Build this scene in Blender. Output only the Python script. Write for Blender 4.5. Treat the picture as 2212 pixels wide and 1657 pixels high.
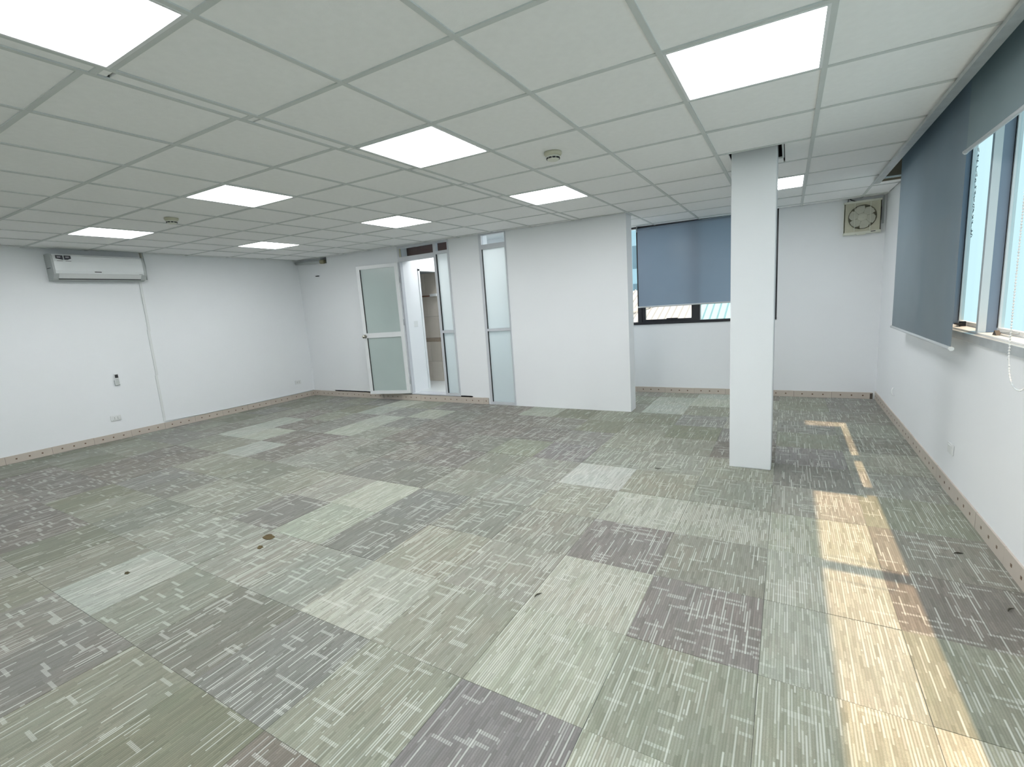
import bpy, bmesh, math, random
from mathutils import Vector, Matrix
random.seed(7)
for o in list(bpy.data.objects): bpy.data.objects.remove(o)
SC = bpy.context.scene
COL = SC.collection

# ------------------------------------------------------------------ camera
CZ = 1.431                                   # lens height above the carpet
YAW, PITCH, ROLL, FPX = -0.53444, -0.16142, -0.06843, 1016.586
def cam_axes():
    cy, sy, cp, sp, cr, sr = (math.cos(YAW), math.sin(YAW), math.cos(PITCH), math.sin(PITCH), math.cos(ROLL), math.sin(ROLL))
    f = Vector((sy*cp, cy*cp, sp)); rt = Vector((cy, -sy, 0)); up = rt.cross(f)
    return cr*rt+sr*up, -sr*rt+cr*up, f
_r, _u, _f = cam_axes()
cd = bpy.data.cameras.new('camera'); cd.sensor_fit = 'HORIZONTAL'; cd.sensor_width = 36.0
cd.lens = 36.0*FPX/2212.0; cd.clip_start = 0.05; cd.clip_end = 400
cam = bpy.data.objects.new('camera', cd); COL.objects.link(cam)
cam.matrix_world = Matrix(((_r.x, _u.x, -_f.x, 0), (_r.y, _u.y, -_f.y, 0), (_r.z, _u.z, -_f.z, CZ), (0, 0, 0, 1)))
SC.camera = cam

# ------------------------------------------------------------------ sky, sun, exposure
LAMP = 16.5
world = bpy.data.worlds.new('sky'); SC.world = world; world.use_nodes = True
bg = world.node_tree.nodes['Background']
bg.inputs['Color'].default_value = (0.76, 0.955, 1.0, 1); bg.inputs['Strength'].default_value = 1.05
sd = bpy.data.lights.new('sun', 'SUN'); sd.energy = 6.2; sd.angle = math.radians(0.9); sd.color = (1.0, 0.58, 0.33)
sun = bpy.data.objects.new('sun', sd); COL.objects.link(sun)
SUN_TAN = 2.72
sun.rotation_euler = Vector((-1, 0.03, -SUN_TAN)).to_track_quat('-Z', 'Y').to_euler(); sun.location = (6, 3, 9)
vs = SC.view_settings
vs.view_transform = 'Standard'; vs.look = 'None'; vs.gamma = 1.0; vs.use_curve_mapping = False; vs.exposure = 0.12
SC.cycles.max_bounces = 9; SC.cycles.diffuse_bounces = 6; SC.cycles.glossy_bounces = 3; SC.cycles.transmission_bounces = 6; SC.cycles.transparent_max_bounces = 12
SC.cycles.sample_clamp_indirect = 6.0; SC.cycles.adaptive_threshold = 0.025

# ------------------------------------------------------------------ room dimensions (metres)
XL, YB, YF, XR, YK = -7.896, 5.8245, 7.168, 0.963, -2.6
CA, CB, C0 = -0.0136, 0.00368, 2.4136-4*0.00368          # ceiling plane
def cz(x, y): return C0 + CA*x + CB*y
GXL_ = -2.3725                                            # edge of the left ceiling grid
HT = 2.82                                                 # top of the walls, in the void over the tiles
PEND, PTH = -1.705, 0.22                                  # end and thickness of the partition

# ------------------------------------------------------------------ material helpers
MATS = {}
def srgb(r, g, b):
    c = lambda v: (v/255/12.92) if v/255 <= 0.04045 else ((v/255+0.055)/1.055)**2.4
    return (c(r), c(g), c(b), 1)
def mat(name, col, rough=0.6, metal=0.0, spec=0.5, noise=0.0, nscale=8.0, bump=0.0, bscale=60.0, coat=0.0, trans=0.0, emit=None, estr=0.0):
    if name in MATS: return MATS[name]
    m = bpy.data.materials.new(name); m.use_nodes = True; nt = m.node_tree; b = nt.nodes['Principled BSDF']
    b.inputs['Roughness'].default_value = rough; b.inputs['Metallic'].default_value = metal
    b.inputs['Specular IOR Level'].default_value = spec; b.inputs['Coat Weight'].default_value = coat
    b.inputs['Base Color'].default_value = col
    tc = nt.nodes.new('ShaderNodeTexCoord')
    if noise > 0:
        n = nt.nodes.new('ShaderNodeTexNoise'); n.inputs['Scale'].default_value = nscale; n.inputs['Detail'].default_value = 4
        nt.links.new(tc.outputs['Object'], n.inputs['Vector'])
        r = nt.nodes.new('ShaderNodeMapRange'); r.inputs[3].default_value = 1-noise; r.inputs[4].default_value = 1+noise*0.6
        nt.links.new(n.outputs['Fac'], r.inputs[0])
        mx = nt.nodes.new('ShaderNodeMix'); mx.data_type = 'RGBA'; mx.blend_type = 'MULTIPLY'; mx.inputs[0].default_value = 1
        mx.inputs[6].default_value = col; nt.links.new(r.outputs[0], mx.inputs[7]); nt.links.new(mx.outputs[2], b.inputs['Base Color'])
    if bump > 0:
        n2 = nt.nodes.new('ShaderNodeTexNoise'); n2.inputs['Scale'].default_value = bscale; n2.inputs['Detail'].default_value = 3
        nt.links.new(tc.outputs['Object'], n2.inputs['Vector'])
        bp = nt.nodes.new('ShaderNodeBump'); bp.inputs['Strength'].default_value = bump; bp.inputs['Distance'].default_value = 0.004
        nt.links.new(n2.outputs['Fac'], bp.inputs['Height']); nt.links.new(bp.outputs['Normal'], b.inputs['Normal'])
    if emit:
        b.inputs['Emission Color'].default_value = emit; b.inputs['Emission Strength'].default_value = estr
    MATS[name] = m; return m
def frosted(name, dcol, tcol, fac_t=0.5, gloss=0.05, clear=0.0):
    m = bpy.data.materials.new(name); m.use_nodes = True; nt = m.node_tree; nt.nodes.clear()
    o = nt.nodes.new('ShaderNodeOutputMaterial'); d = nt.nodes.new('ShaderNodeBsdfDiffuse'); t = nt.nodes.new('ShaderNodeBsdfTranslucent')
    g = nt.nodes.new('ShaderNodeBsdfGlossy'); g.inputs['Roughness'].default_value = 0.22; g.inputs['Color'].default_value = (1, 1, 1, 1)
    tc = nt.nodes.new('ShaderNodeTexCoord'); n = nt.nodes.new('ShaderNodeTexNoise'); n.inputs['Scale'].default_value = 3; nt.links.new(tc.outputs['Object'], n.inputs['Vector'])
    r = nt.nodes.new('ShaderNodeMapRange'); r.inputs[3].default_value = .93; r.inputs[4].default_value = 1.05; nt.links.new(n.outputs['Fac'], r.inputs[0])
    mm = nt.nodes.new('ShaderNodeMix'); mm.data_type = 'RGBA'; mm.blend_type = 'MULTIPLY'; mm.inputs[0].default_value = 1; mm.inputs[6].default_value = dcol
    nt.links.new(r.outputs[0], mm.inputs[7]); nt.links.new(mm.outputs[2], d.inputs['Color']); t.inputs['Color'].default_value = tcol
    a = nt.nodes.new('ShaderNodeMixShader'); a.inputs[0].default_value = fac_t; nt.links.new(d.outputs[0], a.inputs[1]); nt.links.new(t.outputs[0], a.inputs[2])
    b = nt.nodes.new('ShaderNodeMixShader'); b.inputs[0].default_value = gloss; nt.links.new(a.outputs[0], b.inputs[1]); nt.links.new(g.outputs[0], b.inputs[2])
    last = b
    if clear > 0:
        tr = nt.nodes.new('ShaderNodeBsdfTransparent'); tr.inputs['Color'].default_value = tcol
        c = nt.nodes.new('ShaderNodeMixShader'); c.inputs[0].default_value = clear; nt.links.new(b.outputs[0], c.inputs[1]); nt.links.new(tr.outputs[0], c.inputs[2]); last = c
    nt.links.new(last.outputs[0], o.inputs['Surface']); MATS[name] = m; return m
def clearglass(name, tint, refl=0.06):
    m = bpy.data.materials.new(name); m.use_nodes = True; nt = m.node_tree; nt.nodes.clear()
    o = nt.nodes.new('ShaderNodeOutputMaterial'); tr = nt.nodes.new('ShaderNodeBsdfTransparent'); tr.inputs['Color'].default_value = tint
    g = nt.nodes.new('ShaderNodeBsdfGlossy'); g.inputs['Roughness'].default_value = 0.03
    a = nt.nodes.new('ShaderNodeMixShader'); a.inputs[0].default_value = refl
    nt.links.new(tr.outputs[0], a.inputs[1]); nt.links.new(g.outputs[0], a.inputs[2]); nt.links.new(a.outputs[0], o.inputs['Surface'])
    MATS[name] = m; return m

WALL = mat('white_wall_paint', (0.83, 0.85, 0.87, 1), 0.55, noise=0.02, nscale=2.0, bump=0.06, bscale=90)
CEILT = mat('ceiling_tile_board', (0.90, 0.905, 0.905, 1), 0.9, noise=0.05, nscale=25, bump=0.10, bscale=140)
TEE = mat('ceiling_tee_paint', (0.60, 0.63, 0.62, 1), 0.6, noise=0.06, nscale=9)
DARK = mat('void_concrete', (0.05, 0.05, 0.045, 1), 0.95, noise=0.2, nscale=4)
ALU = mat('white_aluminium', (0.74, 0.76, 0.77, 1), 0.35, noise=0.03, nscale=12)
ALU2 = mat('satin_aluminium', (0.58, 0.60, 0.635, 1), 0.35, noise=0.04, nscale=12)
ALUG = mat('grey_aluminium', (0.50, 0.53, 0.54, 1), 0.32, metal=0.35, noise=0.25, nscale=14)
BLACKF = mat('black_window_frame', (0.012, 0.012, 0.017, 1), 0.4, noise=0.1)
PLASTIC = mat('white_plastic', (0.74, 0.76, 0.76, 1), 0.4, noise=0.02)
GREYP = mat('grey_plastic', (0.46, 0.49, 0.49, 1), 0.5, noise=0.05)
BLK = mat('black_plastic', (0.012, 0.012, 0.014, 1), 0.5, noise=0.1)
CREAM = mat('aged_cream_plastic', (0.55, 0.54, 0.42, 1), 0.55, noise=0.12, nscale=20)
CREAML = mat('cream_plastic_trim', (0.68, 0.69, 0.60, 1), 0.5, noise=0.05)
BASET = mat('beige_ceramic', (0.55, 0.49, 0.43, 1), 0.35, noise=0.10, nscale=9)
BASED = mat('brown_ceramic_dot', (0.16, 0.10, 0.06, 1), 0.4, noise=0.2, nscale=40)
GROUT = mat('dark_grout', (0.10, 0.085, 0.07, 1), 0.9, noise=0.2)
MAROON = mat('maroon_board', (0.055, 0.006, 0.006, 1), 0.5, noise=0.25, nscale=5)
STEEL = mat('brushed_steel', (0.55, 0.52, 0.46, 1), 0.25, metal=1.0, noise=0.1)
REVEAL = mat('bluegrey_shaded_reveal', (0.26, 0.31, 0.39, 1), 0.6, noise=0.05)  # blue-grey window piers, with the bluish shade on them put into the colour
FROST_DOOR = frosted('frosted_door_glass', (0.60, 0.685, 0.67, 1), (0.75, 0.84, 0.82, 1), 0.35, 0.06)
FROST = frosted('frosted_side_glass', (0.70, 0.76, 0.77, 1), (0.95, 0.98, 0.98, 1), 0.85, 0.04, 0.10)
GLASS = clearglass('clear_glass', (0.96, 0.99, 1.0, 1), 0.05)
GLASSC = clearglass('cyan_glass', (0.90, 0.97, 0.985, 1), 0.05)

# ------------------------------------------------------------------ mesh helpers
class MB:
    def __init__(s): s.bm = bmesh.new(); s.mats = []
    def _mi(s, m):
        if m not in s.mats: s.mats.append(m)
        return s.mats.index(m)
    def box(s, x0, x1, y0, y1, z0, z1, m=None, M=None):
        vs_ = [s.bm.verts.new(Vector(p) if M is None else M @ Vector(p)) for p in
               ((x0,y0,z0),(x1,y0,z0),(x1,y1,z0),(x0,y1,z0),(x0,y0,z1),(x1,y0,z1),(x1,y1,z1),(x0,y1,z1))]
        mi = s._mi(m)
        for f in ((3,2,1,0),(4,5,6,7),(0,1,5,4),(1,2,6,5),(2,3,7,6),(3,0,4,7)):
            fc = s.bm.faces.new([vs_[i] for i in f]); fc.material_index = mi
        return s
    def prism(s, pts, axis, a0, a1, m=None, M=None):
        """polygon pts (2-D) extruded along axis ('x','y','z')"""
        def P(p, a):
            v = {'x': (a, p[0], p[1]), 'y': (p[0], a, p[1]), 'z': (p[0], p[1], a)}[axis]
            return Vector(v) if M is None else M @ Vector(v)
        A = [s.bm.verts.new(P(p, a0)) for p in pts]; B = [s.bm.verts.new(P(p, a1)) for p in pts]; mi = s._mi(m); n = len(pts)
        fs = [s.bm.faces.new(A[::-1]), s.bm.faces.new(B)]
        for i in range(n): fs.append(s.bm.faces.new((A[i], A[(i+1) % n], B[(i+1) % n], B[i])))
        for f in fs: f.material_index = mi
        return s
    def tube(s, pts, r, m=None, n=8, cap=True):
        mi = s._mi(m); rings = []; pts = [Vector(p) for p in pts]
        prev = None
        for i, p in enumerate(pts):
            d = (pts[min(i+1, len(pts)-1)]-pts[max(i-1, 0)]).normalized()
            a = (prev - d*prev.dot(d)) if prev is not None else d.orthogonal()
            a.normalize(); prev = a; b = d.cross(a)
            rr = r[i] if isinstance(r, (list, tuple)) else r
            rings.append([s.bm.verts.new(p+a*(rr*math.cos(t*2*math.pi/n))+b*(rr*math.sin(t*2*math.pi/n))) for t in range(n)])
        for i in range(len(rings)-1):
            for t in range(n):
                f = s.bm.faces.new((rings[i][t], rings[i][(t+1) % n], rings[i+1][(t+1) % n], rings[i+1][t])); f.material_index = mi; f.smooth = True
        if cap:
            for rg in (rings[0][::-1], rings[-1]):
                f = s.bm.faces.new(rg); f.material_index = mi
        return s
    def lathe(s, prof, c, axis='z', n=24, m=None, cap=True):
        """prof list of (radius, height) about axis through c"""
        mi = s._mi(m); c = Vector(c); rings = []
        for r, h in prof:
            rg = []
            for t in range(n):
                a = 2*math.pi*t/n; u, v = r*math.cos(a), r*math.sin(a)
                rg.append(s.bm.verts.new(c+Vector({'z': (u, v, h), 'y': (u, h, v), 'x': (h, u, v)}[axis])))
            rings.append(rg)
        for i in range(len(rings)-1):
            for t in range(n):
                f = s.bm.faces.new((rings[i][t], rings[i][(t+1) % n], rings[i+1][(t+1) % n], rings[i+1][t])); f.material_index = mi; f.smooth = True
        for rg in (rings[0], rings[-1]) if cap else ():
            if (rg[0].co-rg[len(rg)//2].co).length > 1e-6:
                f = s.bm.faces.new(rg); f.material_index = mi
        return s
    def bevel(s, w, seg=2):
        bmesh.ops.bevel(s.bm, geom=[e for e in s.bm.edges], offset=w, segments=seg, affect='EDGES', clamp_overlap=True, profile=0.5); return s
    def mesh(s, name):
        bmesh.ops.recalc_face_normals(s.bm, faces=s.bm.faces[:])
        me = bpy.data.meshes.new(name); s.bm.to_mesh(me); s.bm.free()
        for m in s.mats: me.materials.append(m)
        return me
    def build(s, name, parent=None):
        o = bpy.data.objects.new(name, s.mesh(name)); COL.objects.link(o)
        if parent is not None: o.parent = parent
        return o
def bx(name, x0, x1, y0, y1, z0, z1, m, parent=None, bev=0):
    b = MB().box(x0, x1, y0, y1, z0, z1, m)
    if bev: b.bevel(bev)
    return b.build(name, parent)
def link(name, me, parent=None, loc=(0, 0, 0)):
    o = bpy.data.objects.new(name, me); COL.objects.link(o); o.location = loc
    if parent is not None: o.parent = parent
    return o
def thing(name, label, cat, loc=(0, 0, 0), rot=(0, 0, 0), group=None):
    o = bpy.data.objects.new(name, None); COL.objects.link(o); o.location = loc; o.rotation_euler = rot; o.empty_display_size = 0.1
    return tag(o, label, cat, group)
def tag(o, label, cat, group=None):
    o['label'] = label; o['category'] = cat
    if group: o['group'] = group
    return o
def struct(o, label, cat):
    tag(o, label, cat); o['kind'] = 'structure'; return o

# ------------------------------------------------------------------ carpet material
def carpet_material():
    m = bpy.data.materials.new('carpet_loop_pile'); m.use_nodes = True; nt = m.node_tree; N = nt.nodes; L = nt.links; b = N['Principled BSDF']
    b.inputs['Roughness'].default_value = 0.95; b.inputs['Specular IOR Level'].default_value = 0.15
    b.inputs['Sheen Weight'].default_value = 0.25; b.inputs['Sheen Roughness'].default_value = 0.5
    geo = N.new('ShaderNodeNewGeometry'); sep = N.new('ShaderNodeSeparateXYZ'); L.new(geo.outputs['Position'], sep.inputs[0])
    oi = N.new('ShaderNodeObjectInfo')
    def mth(op, a, bb=None, c=None):
        n = N.new('ShaderNodeMath'); n.operation = op
        for i, v in enumerate((a, bb, c)):
            if v is None: continue
            if isinstance(v, (int, float)): n.inputs[i].default_value = v
            else: L.new(v, n.inputs[i])
        return n.outputs[0]
    def wn(*v):
        cb = N.new('ShaderNodeCombineXYZ')
        for i, q in enumerate(v):
            if isinstance(q, (int, float)): cb.inputs[i].default_value = q
            else: L.new(q, cb.inputs[i])
        w = N.new('ShaderNodeTexWhiteNoise'); w.noise_dimensions = '3D'; L.new(cb.outputs[0], w.inputs['Vector']); return w.outputs['Value']
    def mixc(f, a, bb, mode='MIX'):
        n = N.new('ShaderNodeMix'); n.data_type = 'RGBA'; n.blend_type = mode
        for s_, v in ((0, f), (6, a), (7, bb)):
            if isinstance(v, (int, float)): n.inputs[s_].default_value = v
            elif isinstance(v, tuple): n.inputs[s_].default_value = v
            else: L.new(v, n.inputs[s_])
        return n.outputs[2]
    def ramp0(src, a, bb, c=0.0, d=1.0):
        r = N.new('ShaderNodeMapRange'); r.inputs[1].default_value = a; r.inputs[2].default_value = bb; r.inputs[3].default_value = c; r.inputs[4].default_value = d
        L.new(src, r.inputs[0]); return r.outputs[0]
    n1 = N.new('ShaderNodeTexNoise'); n1.inputs['Scale'].default_value = 3.2; n1.inputs['Detail'].default_value = 3; L.new(geo.outputs['Position'], n1.inputs['Vector'])
    rnd = oi.outputs['Random']; off = mth('MULTIPLY', rnd, 31.7)
    u = mth('ADD', sep.outputs['X'], off); v = mth('ADD', sep.outputs['Y'], mth('MULTIPLY', off, 1.37))
    t = mth('DIVIDE', u, 0.0098); cell = mth('FLOOR', t); fr = mth('FRACT', t)
    rib = mth('MULTIPLY_ADD', mth('ABSOLUTE', mth('SUBTRACT', fr, 0.5)), -3.2, 1.35)          # 1 on the rib, 0 in the groove
    cl = N.new('ShaderNodeClamp'); L.new(rib, cl.inputs[0]); rib = cl.outputs[0]
    r1 = wn(cell, mth('FLOOR', mth('ADD', mth('DIVIDE', v, 0.15), mth('MULTIPLY', wn(cell, 3.1, 0), 9))), rnd)
    dens = oi.outputs['Alpha']
    dn2 = mth('MULTIPLY', dens, ramp0(n1.outputs['Fac'], .38, .62, .6, 1.45))
    line = mth('MULTIPLY', mth('MULTIPLY', mth('LESS_THAN', r1, dn2), rib), mth('MULTIPLY_ADD', wn(r1, 2.2, 7), .65, .35))
    row = mth('FLOOR', mth('DIVIDE', v, 0.014))
    seg = mth('FLOOR', mth('ADD', mth('DIVIDE', u, 0.085), mth('MULTIPLY', wn(row, 1.7, 0), 9)))
    cross = mth('MULTIPLY', mth('LESS_THAN', wn(row, seg, mth('ADD', rnd, 5)), mth('DIVIDE', oi.outputs['Object Index'], 1000.0)), mth('MULTIPLY_ADD', rib, 0.75, 0.25))
    r3 = wn(cell, mth('FLOOR', mth('ADD', mth('DIVIDE', v, 0.075), mth('MULTIPLY', wn(cell, 8.3, 1), 5))), mth('ADD', rnd, 9))
    mp = N.new('ShaderNodeMapping'); mp.inputs['Scale'].default_value = (16, 5, 1); L.new(geo.outputs['Position'], mp.inputs[0])
    n2 = N.new('ShaderNodeTexNoise'); n2.inputs['Scale'].default_value = 1.0; n2.inputs['Detail'].default_value = 2; L.new(mp.outputs[0], n2.inputs['Vector'])
    n3 = N.new('ShaderNodeTexNoise'); n3.inputs['Scale'].default_value = 420; n3.inputs['Detail'].default_value = 1; L.new(geo.outputs['Position'], n3.inputs['Vector'])
    base = oi.outputs['Color']
    def ramp(src, a, bb, c=0.0, d=1.0):
        r = N.new('ShaderNodeMapRange'); r.inputs[1].default_value = a; r.inputs[2].default_value = bb; r.inputs[3].default_value = c; r.inputs[4].default_value = d
        L.new(src, r.inputs[0]); return r.outputs[0]
    c = mixc(ramp(n1.outputs['Fac'], .42, .62, 0, .55), base, mixc(1.0, base, (1.02, 0.90, 0.84, 1), 'MULTIPLY'))
    c = mixc(ramp(n2.outputs['Fac'], .5, .72, 0, .5), c, mixc(1.0, base, (0.88, 0.98, 0.88, 1), 'MULTIPLY'))
    c = mixc(mth('MULTIPLY', mth('POWER', r3, 2.0), 0.75), c, mixc(1.0, base, (0.62, 0.62, 0.57, 1), 'MULTIPLY'))
    c = mixc(mth('MULTIPLY', mth('POWER', wn(r3, 5.5, 1), 2.0), 0.45), c, mixc(1.0, base, (1.5, 1.5, 1.45, 1), 'MULTIPLY'))
    c = mixc(ramp(n3.outputs['Fac'], .35, .65, .0, .45), c, mixc(1.0, base, (0.6, 0.6, 0.58, 1), 'MULTIPLY'))
    groove = mth('MULTIPLY', mth('SUBTRACT', 1.0, rib), 0.30)
    c = mixc(groove, c, mixc(1.0, base, (0.45, 0.47, 0.40, 1), 'MULTIPLY'))
    light = (0.61, 0.63, 0.575, 1)
    c = mixc(mth('MULTIPLY', line, 0.72), c, light)
    c = mixc(mth('MULTIPLY', cross, 0.46), c, light)
    L.new(c, b.inputs['Base Color'])
    bp = N.new('ShaderNodeBump'); bp.inputs['Strength'].default_value = 0.25; bp.inputs['Distance'].default_value = 0.003
    L.new(rib, bp.inputs['Height']); L.new(bp.outputs[0], b.inputs['Normal'])
    return m
CARPET = carpet_material()
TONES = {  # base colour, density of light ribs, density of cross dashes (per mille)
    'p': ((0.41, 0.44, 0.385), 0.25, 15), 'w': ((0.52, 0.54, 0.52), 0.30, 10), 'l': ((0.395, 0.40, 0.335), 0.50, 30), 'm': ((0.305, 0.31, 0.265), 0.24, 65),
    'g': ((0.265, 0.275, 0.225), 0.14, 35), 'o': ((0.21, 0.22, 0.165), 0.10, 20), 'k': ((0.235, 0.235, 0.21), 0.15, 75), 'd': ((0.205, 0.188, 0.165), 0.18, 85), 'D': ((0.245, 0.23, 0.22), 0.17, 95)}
TS, TX0, TY0 = 0.505, -0.066, 2.288
ROWS = {  # columns a = -16 ... 1
    9: 'ggkgggkgkkgpkgpdgk', 8: 'gkgkggkgdkgkgppmgk', 7: 'kgodkokkgdkogpgkgk', 6: 'ogkgkpgkddpogokmkg',
    5: 'gogkopkpkddkogokgk', 4: 'okgdgkpkddddkmggDm', 3: 'gogpdkpmddkgDmmmkm', 2: 'kgkppddmkddgmwmmml',
    1: 'gkkggpdmmkkmmmllll', 0: 'oggddmggmmpkkmDmlk', -1: 'ogoddkkmmkpkmmlDlm', -2: 'oodddoggmmmmlmlmll', -3: 'oooddddogpgkdmdlll',
    -4: 'ogdkgkomgkkgodgmll'}
ROWS[4] = 'okgdgkpkddddkmggDm'; ROWS[4] = ROWS[4][:15]+'d'+ROWS[4][16:]  # dark brown tile; the column's cast shadow is put into its tone
ROWS[1] = ROWS[1][:17]+'k'; ROWS[0] = ROWS[0][:17]+'d'; ROWS[2] = ROWS[2][:17]+'g'; ROWS[-3] = ROWS[-3][:12]+'kmDlll'
floor = struct(bx('floor', XL-0.2, XR+0.12, YK-0.1, YF+0.12, -0.30, -0.009, mat('floor_screed', (0.10, 0.10, 0.09, 1), 0.95, noise=0.1)), 'floor of patchwork green grey and brown carpet tiles', 'floor')
_tm = {}
def tile_mesh(w, h):
    k = (round(w, 3), round(h, 3))
    if k not in _tm: _tm[k] = MB().box(-w/2, w/2, -h/2, h/2, -0.006, 0, CARPET).mesh('carpet_tile')
    return _tm[k]
def tile_rect(a, b):
    x0, x1 = TX0+TS*a, TX0+TS*(a+1); y0, y1 = TY0+TS*b, TY0+TS*(b+1)
    x0, x1 = max(x0, XL+0.002), min(x1, XR-0.002) if a < 1 else XR-0.002
    return x0, x1, max(y0, YK), min(y1, YF-0.002)
rest = MB()
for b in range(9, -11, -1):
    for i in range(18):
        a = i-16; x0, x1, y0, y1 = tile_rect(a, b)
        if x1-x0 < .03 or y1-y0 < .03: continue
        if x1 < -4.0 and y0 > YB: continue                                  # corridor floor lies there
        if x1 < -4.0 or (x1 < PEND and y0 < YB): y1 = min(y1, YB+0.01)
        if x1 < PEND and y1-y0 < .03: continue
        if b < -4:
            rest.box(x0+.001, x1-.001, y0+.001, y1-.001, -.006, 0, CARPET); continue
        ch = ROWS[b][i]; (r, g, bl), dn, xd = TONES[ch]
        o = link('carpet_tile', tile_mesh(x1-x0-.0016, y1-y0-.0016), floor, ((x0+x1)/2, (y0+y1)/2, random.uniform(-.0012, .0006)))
        f = random.uniform(.92, 1.08)*(.74 if a <= -8 else .83 if a <= -5 else .93); o.color = (r*f*random.uniform(.97, 1.03), g*f, bl*f*random.uniform(.95, 1.05), min(1, dn*random.uniform(.7, 1.3))); o.pass_index = int(xd*random.uniform(.7, 1.3))  # farther left darker in steps: soiling and dimmer light put into tile colour
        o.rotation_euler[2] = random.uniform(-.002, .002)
o = rest.build('carpet_tiles_rest', floor); o.color = (.27, .29, .25, .2); o['kind'] = 'stuff'

# stains and litter on the carpet
STAIN = mat('brown_carpet_stain', (0.10, 0.075, 0.03, 1), 1.0, noise=0.5, nscale=30)
def stain(x, y, r, label, m=STAIN):
    pts = []
    n = 14
    for k in range(n):
        a = 2*math.pi*k/n; rr = r*random.uniform(.55, 1.1); pts.append((x+rr*math.cos(a), y+rr*.7*math.sin(a)))
    tag(MB().prism(pts, 'z', 0.0006, 0.0016, m).build('carpet_stain'), label, 'stain')
stain(-3.02, 1.71, .055, 'rust brown stain on the carpet beside a pale tile edge')
stain(-2.93, 1.60, .030, 'small brown smear on the carpet below the rust stain')
stain(-.735, 1.005, .035, 'olive stain spot at the edge of a striped pale carpet tile')
stain(-3.42, 1.06, .022, 'dark round spot near the corner of a pale carpet tile', mat('dark_spot', (0.06, 0.05, 0.02, 1), 1, noise=.3))
stain(-.92, 3.87, .03, 'small grey spot on the carpet between partition and column', mat('grey_spot', (0.12, 0.12, 0.10, 1), 1, noise=.3))
SCRAP = mat('dry_leaf_scrap', (0.05, 0.045, 0.03, 1), 0.9, noise=.3)
def scrap(x, y, l, ang, label):
    M = Matrix.Translation((x, y, 0)) @ Matrix.Rotation(ang, 4, 'Z')
    pts = [M @ Vector((l*(t-.5), .006*math.sin(3*t), .004+.002*math.sin(5*t))) for t in (0, .25, .5, .75, 1)]
    tag(MB().tube(pts, [.001, .003, .0035, .0025, .001], SCRAP, 6).build('floor_scrap'), label, 'scrap')
scrap(.80, 3.10, .05, .5, 'thin dark scrap on the carpet near the right wall baseboard')
scrap(.86, 2.62, .05, .9, 'dark curled scrap on brown carpet beside the baseboard')
scrap(-1.045, 1.88, .05, 1.2, 'dark twig on the light carpet beside a grey hashed tile')

# ------------------------------------------------------------------ walls
def wall(name, boxes, label, m=WALL):
    b = MB()
    for q in boxes: b.box(*q, m)
    return struct(b.build(name), label, 'wall')
wall('wall_left', [(XL-.2, XL, YK-.1, YB+PTH, -.25, HT)], 'long white wall carrying the air conditioner')
wall('wall_front', [(XL-.2, XR+.3, YK-.25, YK, -.25, HT)], 'plain white wall facing the door wall')
DX0, DX1, SX1 = -5.40, -4.66, -4.385          # door opening and first side light
WX0, WX1 = -3.84, -3.395                      # second side light
HX0, HX1, HZ0 = -7.25, -7.09, 2.415           # hole near the corner
y0, y1 = YB, YB+PTH
wall('wall_back', [(XL, HX0, y0, y1, -.25, HT), (HX0, HX1, y0, y1, -.25, HZ0), (HX0, HX1, y0+.15, y1, HZ0, HT), (HX1, DX0, y0, y1, -.25, HT),
                   (DX0, SX1, y0, y1, -.25, .105), (DX0, SX1, y0, y1, 2.50, HT), (SX1, WX0, y0, y1, -.25, HT), (WX0, WX1, y0, y1, -.25, .012), (WX0, WX1, y0, y1, 2.50, HT)],
     'white wall with the open frosted door and glass side lights')
b = MB().box(WX1, PEND, y0, y1, -.25, HT, WALL); struct(b.build('wall_partition'), 'plain white partition wall between glass strip and far window', 'wall')
FWX0, FWX1, FWZ0, FWZ1 = -5.2, -0.125, 1.03, 2.50
wall('wall_far', [(XL, FWX0, YF, YF+.16, -.25, HT), (FWX0, FWX1, YF, YF+.16, -.25, FWZ0), (FWX0, FWX1, YF, YF+.16, FWZ1, HT), (FWX1, XR+.3, YF, YF+.16, -.25, HT)],
     'white far wall with the blue blind window and exhaust fan')
RY0, RY1, RZ0, RZ1 = -1.6, 5.90, 1.04, 2.52
XO = XR+.13
wall('wall_right', [(XR, XO, YK, RY0, -.25, HT), (XR, XO, RY0, RY1, -.25, RZ0), (XR, XO, RY0, RY1, RZ1, HT), (XR, XO, RY1, YF, -.25, HT)],
     'white window wall with roller blinds and sunlit sill')
# corridor and wash room behind the back wall
FLC = mat('white_floor_tile', (0.72, 0.75, 0.75, 1), 0.3, noise=0.12, nscale=3)
struct(bx('floor_corridor', -7.3, -4.16, YB+.0, YF, -.05, .118, FLC), 'white tiled floor of the corridor behind the door', 'floor')
struct(bx('ceiling_corridor', XL, GXL_-.01, YB+PTH, YF, 2.60, 2.66, WALL), 'white ceiling of the corridor behind the door', 'ceiling')
BX = -5.43; BTH = .10
wall('wall_corridor', [(BX-BTH, BX, y1, 6.315, .118, 2.6), (BX-BTH, BX, 6.315, 7.02, 2.155, 2.6), (BX-BTH, BX, 7.02, YF, .118, 2.6)], 'white corridor wall with the wash room doorway')
trim = MB().box(BX-BTH-.01, BX+.012, 6.295, 6.335, .118, 2.165, ALU).box(BX-BTH-.01, BX+.012, 6.295, 7.04, 2.135, 2.175, ALU)
struct(trim.build('trim_2'), 'white frame around the wash room doorway', 'door frame')
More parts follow.
